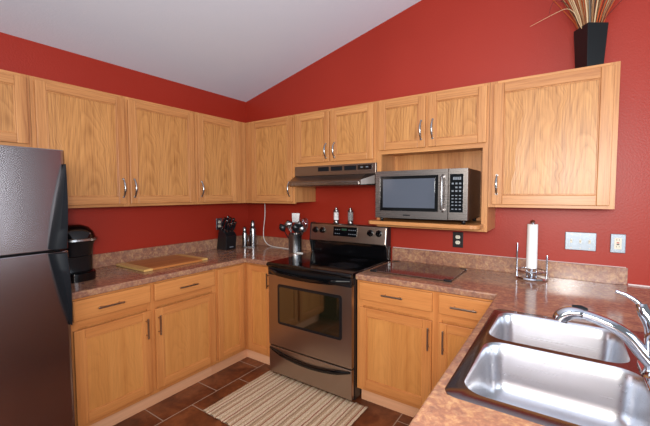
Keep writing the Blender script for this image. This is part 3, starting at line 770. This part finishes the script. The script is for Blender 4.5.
# ------------------------------------------------------------------ utensil crock
ux, uy = .795, -.165
r = thing('utensil_crock', (ux, uy, CT), 'stainless steel utensil crock just left of the range', 'utensil holder')
MB().lathe([(.058,.001), (.062,.004), (.062,.168), (.064,.172), (.0605,.173), (.0585,.168), (.0585,.006), (.0,.006)], (ux, uy, CT), 40, caps=False).build('cylinder', M['bright_steel'], r, smooth=True)
B('lip_clip', ux+.058, ux+.125, uy-.06, uy-.045, CT+.0008, CT+.014, M['white'], r, .003).name
def ut(name, label, dx, dy, L, lean, m, kind, cat='utensil'):
    b = Vector((ux-dx*.4, uy-dy*.4, CT+.012)); d = Vector((lean[0], lean[1], 1)).normalized()
    t = thing(name, b, label, cat, 'utensils in the crock')
    tip = b+d*L
    MB().tube([b, b+d*L*.5, tip], [.0045,.005,.004], 8).build('handle', m, t, smooth=True)
    s = d.cross(Vector((0.83,.56,0)).cross(d)).normalized() # sideways facing camera
    sd = Vector((.83,.56,0)); sd = (sd-d*sd.dot(d)).normalized(); nn = d.cross(sd).normalized()
    mb = MB()
    if kind == 'turner':
        hw_, hl = .036, .085
        pts = []
        for z_ in (0, 1):
            for y_ in (-.0012, .0012):
                for x_ in (-1, 1):
                    pts.append(tuple(tip+sd*x_*hw_*(.85+.15*z_)+nn*y_+d*(z_*hl-.01)))
        mb.hexa(pts); mb.build('blade', m, t, bevel=.001)
    elif kind == 'whisk':
        for k in range(6):
            a = PI*k/6; e = sd*math.cos(a)+nn*math.sin(a)
            pl = []
            for i in range(17):
                q = i/16*2*PI; pl.append(tuple(tip+d*(.05-.055*math.cos(q))+e*.034*math.sin(q)))
            mb.tube(pl[:-1]+[pl[0]], .0013, 6)
        mb.build('wires', m, t, smooth=True)
    elif kind in ('spoon', 'ladle'):
        rx, rl = (.031, .044) if kind == 'spoon' else (.042, .040)
        rows = []
        for i in range(9):
            q = i/8; rr = math.sin(PI*min(.98, max(.02, q)))
            rows.append([mb.bm.verts.new(tuple(tip+d*(q*2*rl-.01)+sd*rx*rr*math.cos(PI*j/8)+nn*(-.018*rr*math.sin(PI*j/8)+.0))) for j in range(9)])
        for a_, b_ in zip(rows, rows[1:]):
            for j in range(8): mb.bm.faces.new((a_[j], a_[j+1], b_[j+1], b_[j]))
        o = mb.build('bowl', m, t, smooth=True); sm = o.modifiers.new('solid', 'SOLIDIFY'); sm.thickness = .0015
    elif kind == 'fork':
        for x_ in (-.018, -.006, .006, .018): mb.tube([tuple(tip-d*.01), tuple(tip+sd*x_+d*.015), tuple(tip+sd*x_+d*.07)], .0022, 6)
        mb.build('tines', m, t, smooth=True)
LP = (.83, .56)
ut('turner', 'black slotted turner leaning front right in the utensil crock', .02, -.02, .19, (.26, -.10), M['black'], 'turner')
ut('serving_fork', 'steel serving fork leaning front left in the utensil crock', -.02, -.02, .19, (-.20, -.20), M['bright_steel'], 'fork')
ut('serving_spoon', 'steel spoon leaning right at the front of the utensil crock', .02, -.02, .18, (.36, .02), M['bright_steel'], 'spoon')
ut('turner', 'square steel turner standing tallest in the utensil crock', 0, 0, .275, (.02, .0), M['bright_steel'], 'turner')
ut('whisk', 'wire whisk leaning right in the utensil crock', .01, .0, .215, (.30, .16), M['chrome'], 'whisk')
ut('serving_spoon', 'black plastic spoon leaning far left in the utensil crock', -.02, 0, .215, (-.50, -.30), M['black'], 'spoon')
ut('ladle', 'steel ladle leaning left in the utensil crock', -.01, 0, .225, (-.22, -.14), M['bright_steel'], 'ladle')
ut('serving_fork', 'steel serving fork leaning right beyond the whisk in the crock', .02, -.01, .20, (.42, .16), M['bright_steel'], 'fork')
ut('serving_spoon', 'black plastic spoon at the front of the utensil crock', .0, -.03, .185, (.08, -.16), M['black'], 'spoon')
ut('serving_spoon', 'steel spoon at the back of the utensil crock', .0, .02, .21, (.14, .10), M['bright_steel'], 'spoon')

# ------------------------------------------------------------------ cord
mb = MB()
cpts = [(.285,-.030,1.366), (.284,-.027,1.28), (.278,-.026,1.20), (.265,-.026,1.12), (.258,-.026,1.05), (.266,-.028,.99), (.30,-.032,.95), (.35,-.036,.926), (.43,-.045,.9185), (.53,-.055,.9185), (.64,-.07,.9185), (.715,-.075,.9185)]
def smoothpts(p, n=5):
    p = [Vector(q) for q in p]; out = []
    for i in range(len(p)-1):
        a, b, c, d_ = p[max(i-1,0)], p[i], p[i+1], p[min(i+2, len(p)-1)]
        for k in range(n):
            t = k/n; out.append(.5*((2*b)+(-a+c)*t+(2*a-5*b+4*c-d_)*t*t+(-a+3*b-3*c+d_)*t**3))
    out.append(p[-1]); return out
mb.tube(smoothpts(cpts), .0036, 8)
tag(mb.build('power_cord', M['white'], None, smooth=True, origin=(.28,-.03,1.36)), 'white cord hanging from the wall cabinet down to the counter', 'cord')

# ------------------------------------------------------------------ shakers on the backguard
def shaker(x, fillm, label):
    z = 1.1925; y = -.066
    t = thing('spice_grinder', (x, y, z), label, 'shaker', 'glass grinders on the range')
    MB().lathe([(.024,0), (.025,.004), (.025,.026), (.022,.030)], (x,y,z), 24).build('base', M['bright_steel'], t, smooth=True)
    MB().lathe([(.021,.031), (.0205,.095)], (x,y,z), 24).build('filling', fillm, t, smooth=True)
    MB().lathe([(.0235,.0305), (.0235,.101), (.0222,.101), (.0222,.0305)], (x,y,z), 24, caps=False).build('glass_jar', M['glass'], t, smooth=True)
    MB().lathe([(.024,.101), (.0245,.106), (.0245,.118), (.014,.122), (.012,.136), (.004,.141)], (x,y,z), 24).build('cap', M['bright_steel'], t, smooth=True)
shaker(1.180, M['salt'], 'glass grinder full of white salt on top of the range')
shaker(1.325, M['pepper'], 'glass grinder with dark pepper on top of the range')

# ------------------------------------------------------------------ rug
mb = MB(); nx, ny = 60, 40; x0, x1, y0, y1 = .884, 1.780, -1.262, -.615
bmv = [[mb.bm.verts.new((x0+(x1-x0)*i/nx, y0+(y1-y0)*j/ny + (.006*math.sin(i*1.3) if j in (0, ny) else 0), .0068+.0012*math.sin(i*.9+j*.2)*math.sin(j*.7)+.0012*math.sin(i*2.1))) for j in range(ny+1)] for i in range(nx+1)]
for i in range(nx):
    for j in range(ny): mb.bm.faces.new((bmv[i][j], bmv[i+1][j], bmv[i+1][j+1], bmv[i][j+1]))
o = mb.build('rug', M['rug'], None, smooth=True, origin=(1.328,-.97,.001)); s_ = o.modifiers.new('solid', 'SOLIDIFY'); s_.thickness = .0045; s_.offset = -1
tag(o, 'woven cream rug with thin red and tan stripes in front of the range', 'rug')

# ------------------------------------------------------------------ vase and reeds
A = Vector((2.86,-.109)); Bc = Vector((2.917,-.217)); Cc = Vector((3.013,-.151)); ctr = (A+Cc)/2
vc = Vector((ctr.x, ctr.y, ZT)); va = math.atan2((Cc-Bc).y, (Cc-Bc).x)
def sq(h, z): return [Vector((vc.x, vc.y, 0))+Vector((h*sx*math.cos(va)-h*sy*math.sin(va), h*sx*math.sin(va)+h*sy*math.cos(va), z)) for sx, sy in ((-1,-1),(1,-1),(1,1),(-1,1))]
mb = MB(); lv = [(.0455,ZT+.001), (.0575,2.396), (.0525,2.396), (.042,ZT+.012)]
rs = [[mb.bm.verts.new(p) for p in sq(h, z)] for h, z in lv]
for a, b in zip(rs, rs[1:]):
    for i in range(4): mb.bm.faces.new((a[i], a[(i+1) % 4], b[(i+1) % 4], b[i]))
mb.bm.faces.new(rs[0]); mb.bm.faces.new(rs[-1])
tag(mb.build('vase', M['vase'], None, bevel=.002, origin=(vc.x, vc.y, ZT)), 'tall square black vase standing on the right wall cabinet', 'vase')
names = ['cream', 'tan', 'rust brown', 'grey brown']
hexs = []
for q in range(-5, 6):
    for p_ in range(-5, 6):
        hx_, hy_ = p_+.5*q, q*.866
        if max(abs(hx_), abs(hy_)) < 4.1: hexs.append((hx_, hy_))
for hx_, hy_ in hexs:
    ci = random.choice([0,0,1,1,2,2,3])
    X = Vector((math.cos(va), math.sin(va), 0)); Y = Vector((-math.sin(va), math.cos(va), 0))
    P = lambda k, z: Vector((vc.x, vc.y, z)) + X*hx_*k + Y*hy_*k
    L = random.uniform(.24, .36); j1 = random.uniform(.9, 1.1)
    b0, b1 = P(.0086, ZT+.02), P(.0120, 2.388)
    b2 = P(.0120, 2.388+L) + Vector((hx_*math.cos(va)-hy_*math.sin(va), .45*(hx_*math.sin(va)+hy_*math.cos(va)), 0))*.030*j1
    bm2 = (b1+b2)/2 + Vector((0,0,.012))
    mb = MB(); r0 = random.uniform(.0036, .0042)
    sp_ = smoothpts([b0, b1, bm2, b2], 3); n = len(sp_)
    mb.tube(sp_, [r0*(1-.35*i/n) for i in range(n)], 6)
    o = mb.build('dried_reed', REED[ci], None, smooth=True, origin=b0)
    tag(o, '%s dried reed standing in the black vase' % names[ci], 'dried plant', '%s reeds in the vase' % names[ci])
def stem(pts, r0, m, label):
    mb = MB(); sp_ = smoothpts(pts, 6); n = len(sp_)
    mb.tube(sp_, [r0*(1-.6*i/n) for i in range(n)], 6)
    tag(mb.build('dried_twig', m, None, smooth=True, origin=pts[0]), label, 'dried plant', 'loose stems in the vase')
stem([(vc.x-.035,vc.y-.035,2.37), (vc.x-.058,vc.y-.046,2.42), (2.855,-.19,2.475), (2.82,-.20,2.500), (2.77,-.20,2.492), (2.641,-.20,2.449)], .0022, REED[0], 'pale drooping stem reaching left out of the vase')
stem([(vc.x-.047,vc.y-.02,2.36), (vc.x-.058,vc.y-.03,2.41), (2.83,-.19,2.52), (2.76,-.20,2.56), (2.735,-.20,2.49)], .0016, REED[4], 'thin dark twig curling down on the left of the vase')
stem([(vc.x-.040,vc.y-.028,2.36), (vc.x-.052,vc.y-.036,2.41), (2.80,-.18,2.56), (2.73,-.19,2.66)], .0018, REED[4], 'thin dark straight twig leaning left above the vase')
stem([(vc.x+.046,vc.y-.01,2.36), (vc.x+.055,vc.y-.02,2.41), (3.07,-.15,2.50), (3.14,-.15,2.60)], .0018, REED[4], 'thin dark twig leaning right above the vase')

# ------------------------------------------------------------------ sink
r = thing('double_sink', (2.88, -1.325, CT), 'stainless steel double-bowl sink set in the peninsula countertop', 'sink')
def rr2(x0, x1, y0, y1, R, n=6):
    out = []
    for cx_, cy_, a in ((x1-R, y1-R, 0), (x0+R, y1-R, 90), (x0+R, y0+R, 180), (x1-R, y0+R, 270)):
        for i in range(n+1):
            t = math.radians(a+90*i/n); out.append((cx_+R*math.cos(t), cy_+R*math.sin(t)))
    return out
bowls = [(2.616, 3.032, -1.284, -.940, .060), (2.622, 3.052, -1.712, -1.312, .065)]
mb = MB(); bm = mb.bm
zr = CT+.0045
def loopv(pts, z): return [bm.verts.new((x, y, z)) for x, y in pts]
outer = loopv(rr2(SX0+.008, SX1-.008, SY0+.008, SY1-.008, .032), zr)
skirt = loopv(rr2(SX0, SX1, SY0, SY1, .038), CT+.0005)
mb.bridge(skirt, outer)
holes = [loopv(rr2(*b_[:4], b_[4]), zr) for b_ in bowls]
edges = []
for lp in [outer]+holes:
    for i in range(len(lp)):
        e = bm.edges.get((lp[i], lp[(i+1) % len(lp)])) or bm.edges.new((lp[i], lp[(i+1) % len(lp)])); edges.append(e)
bmesh.ops.triangle_fill(bm, use_beauty=True, use_dissolve=False, edges=edges)
mb.build('rim', steel('sink_rim_steel', srgb(140,130,130), .19, 0, .01), r, smooth=True)  # darker than the basins: the wall's dark reflection is in the colour
for (x0, x1, y0, y1, R) in bowls:
    mb = MB(); bm = mb.bm; rings = []
    for (ins, z) in ((0, 0), (.003, -.004), (.007, -.012), (.012, -.05), (.018, -.120), (.024, -.148), (.036, -.166), (.055, -.176), (.09, -.180)):
        rr_ = max(.02, R-ins*.5)
        rings.append(loopv(rr2(x0+ins, x1-ins, y0+ins, y1-ins, rr_), zr+z))
    for a, b in zip(rings, rings[1:]): mb.bridge(a, b)
    bm.faces.new(rings[-1])
    bo = mb.build('basin', M['sink_steel'], r, smooth=True)
    cx_, cy_ = (x0+x1)/2, (y0+y1)/2
    MB().lathe([(.055,0), (.056,.003), (.045,.004), (.038,.001), (.0,.0005)], (cx_, cy_, zr-.1795), 32, caps=False).build('drain', M['chrome'], bo, smooth=True)

# ------------------------------------------------------------------ faucet
fx, fy = 3.075, -1.345; z0 = zr
r = thing('kitchen_faucet', (fx, fy, z0), 'chrome pull-out kitchen faucet with arched spout and lever at right', 'faucet')
mb = MB(); lp = [(x, y, z0+.0005) for x, y in rr2(fx-.030, fx+.030, fy-.125, fy+.125, .029)]
mb.prism(lp, (0,0,.008)); mb.build('deck_plate', M['chrome'], r, bevel=.003, smooth=True)
MB().lathe([(.034,.008), (.030,.016), (.027,.03), (.027,.085), (.030,.11), (.030,.122), (.022,.135), (.018,.150)], (fx, fy, z0), 32).build('body', M['chrome'], r, smooth=True)
sp_ = smoothpts([(3.072,-1.345,.955), (3.045,-1.346,.985), (3.010,-1.348,1.030), (2.978,-1.350,1.052), (2.943,-1.351,1.066), (2.910,-1.352,1.0755), (2.885,-1.353,1.078)], 5)
n = len(sp_)
MB().tube(sp_, [.021-.007*(i/n) for i in range(n)], 20).build('spout', M['chrome'], r, smooth=True)
hp = smoothpts([(2.900,-1.3525,1.077), (2.880,-1.353,1.078), (2.862,-1.354,1.074), (2.847,-1.355,1.062), (2.842,-1.355,1.050)], 4); n = len(hp)
h = MB().tube(hp, [.0165+.005*math.sin(min(1, i/n*1.6)*PI/2) for i in range(n)], 20).build('spray_head', M['chrome'], r, smooth=True)
MB().tube([(2.912,-1.352,1.0925), (2.895,-1.3525,1.0965), (2.872,-1.353,1.0975)], [.006,.009,.006], 10, flat=.4).build('spray_button', M['black_sat'], h, smooth=True)
hb = smoothpts([(3.070,-1.335,1.050), (3.062,-1.330,1.075), (3.045,-1.325,1.105), (3.040,-1.320,1.125)], 4); n = len(hb)
lv_ = MB().tube(hb, [.024-.012*(i/n) for i in range(n)], 18).build('lever_hub', M['chrome'], r, smooth=True)
lb = smoothpts([(3.041,-1.320,1.115), (3.028,-1.318,1.132), (3.004,-1.315,1.146), (2.980,-1.312,1.153)], 4); n = len(lb)
MB().tube(lb, [.008-.003*(i/n) for i in range(n-3)]+[.005,.0062,.005], 12).build('lever', M['chrome'], lv_, smooth=True)
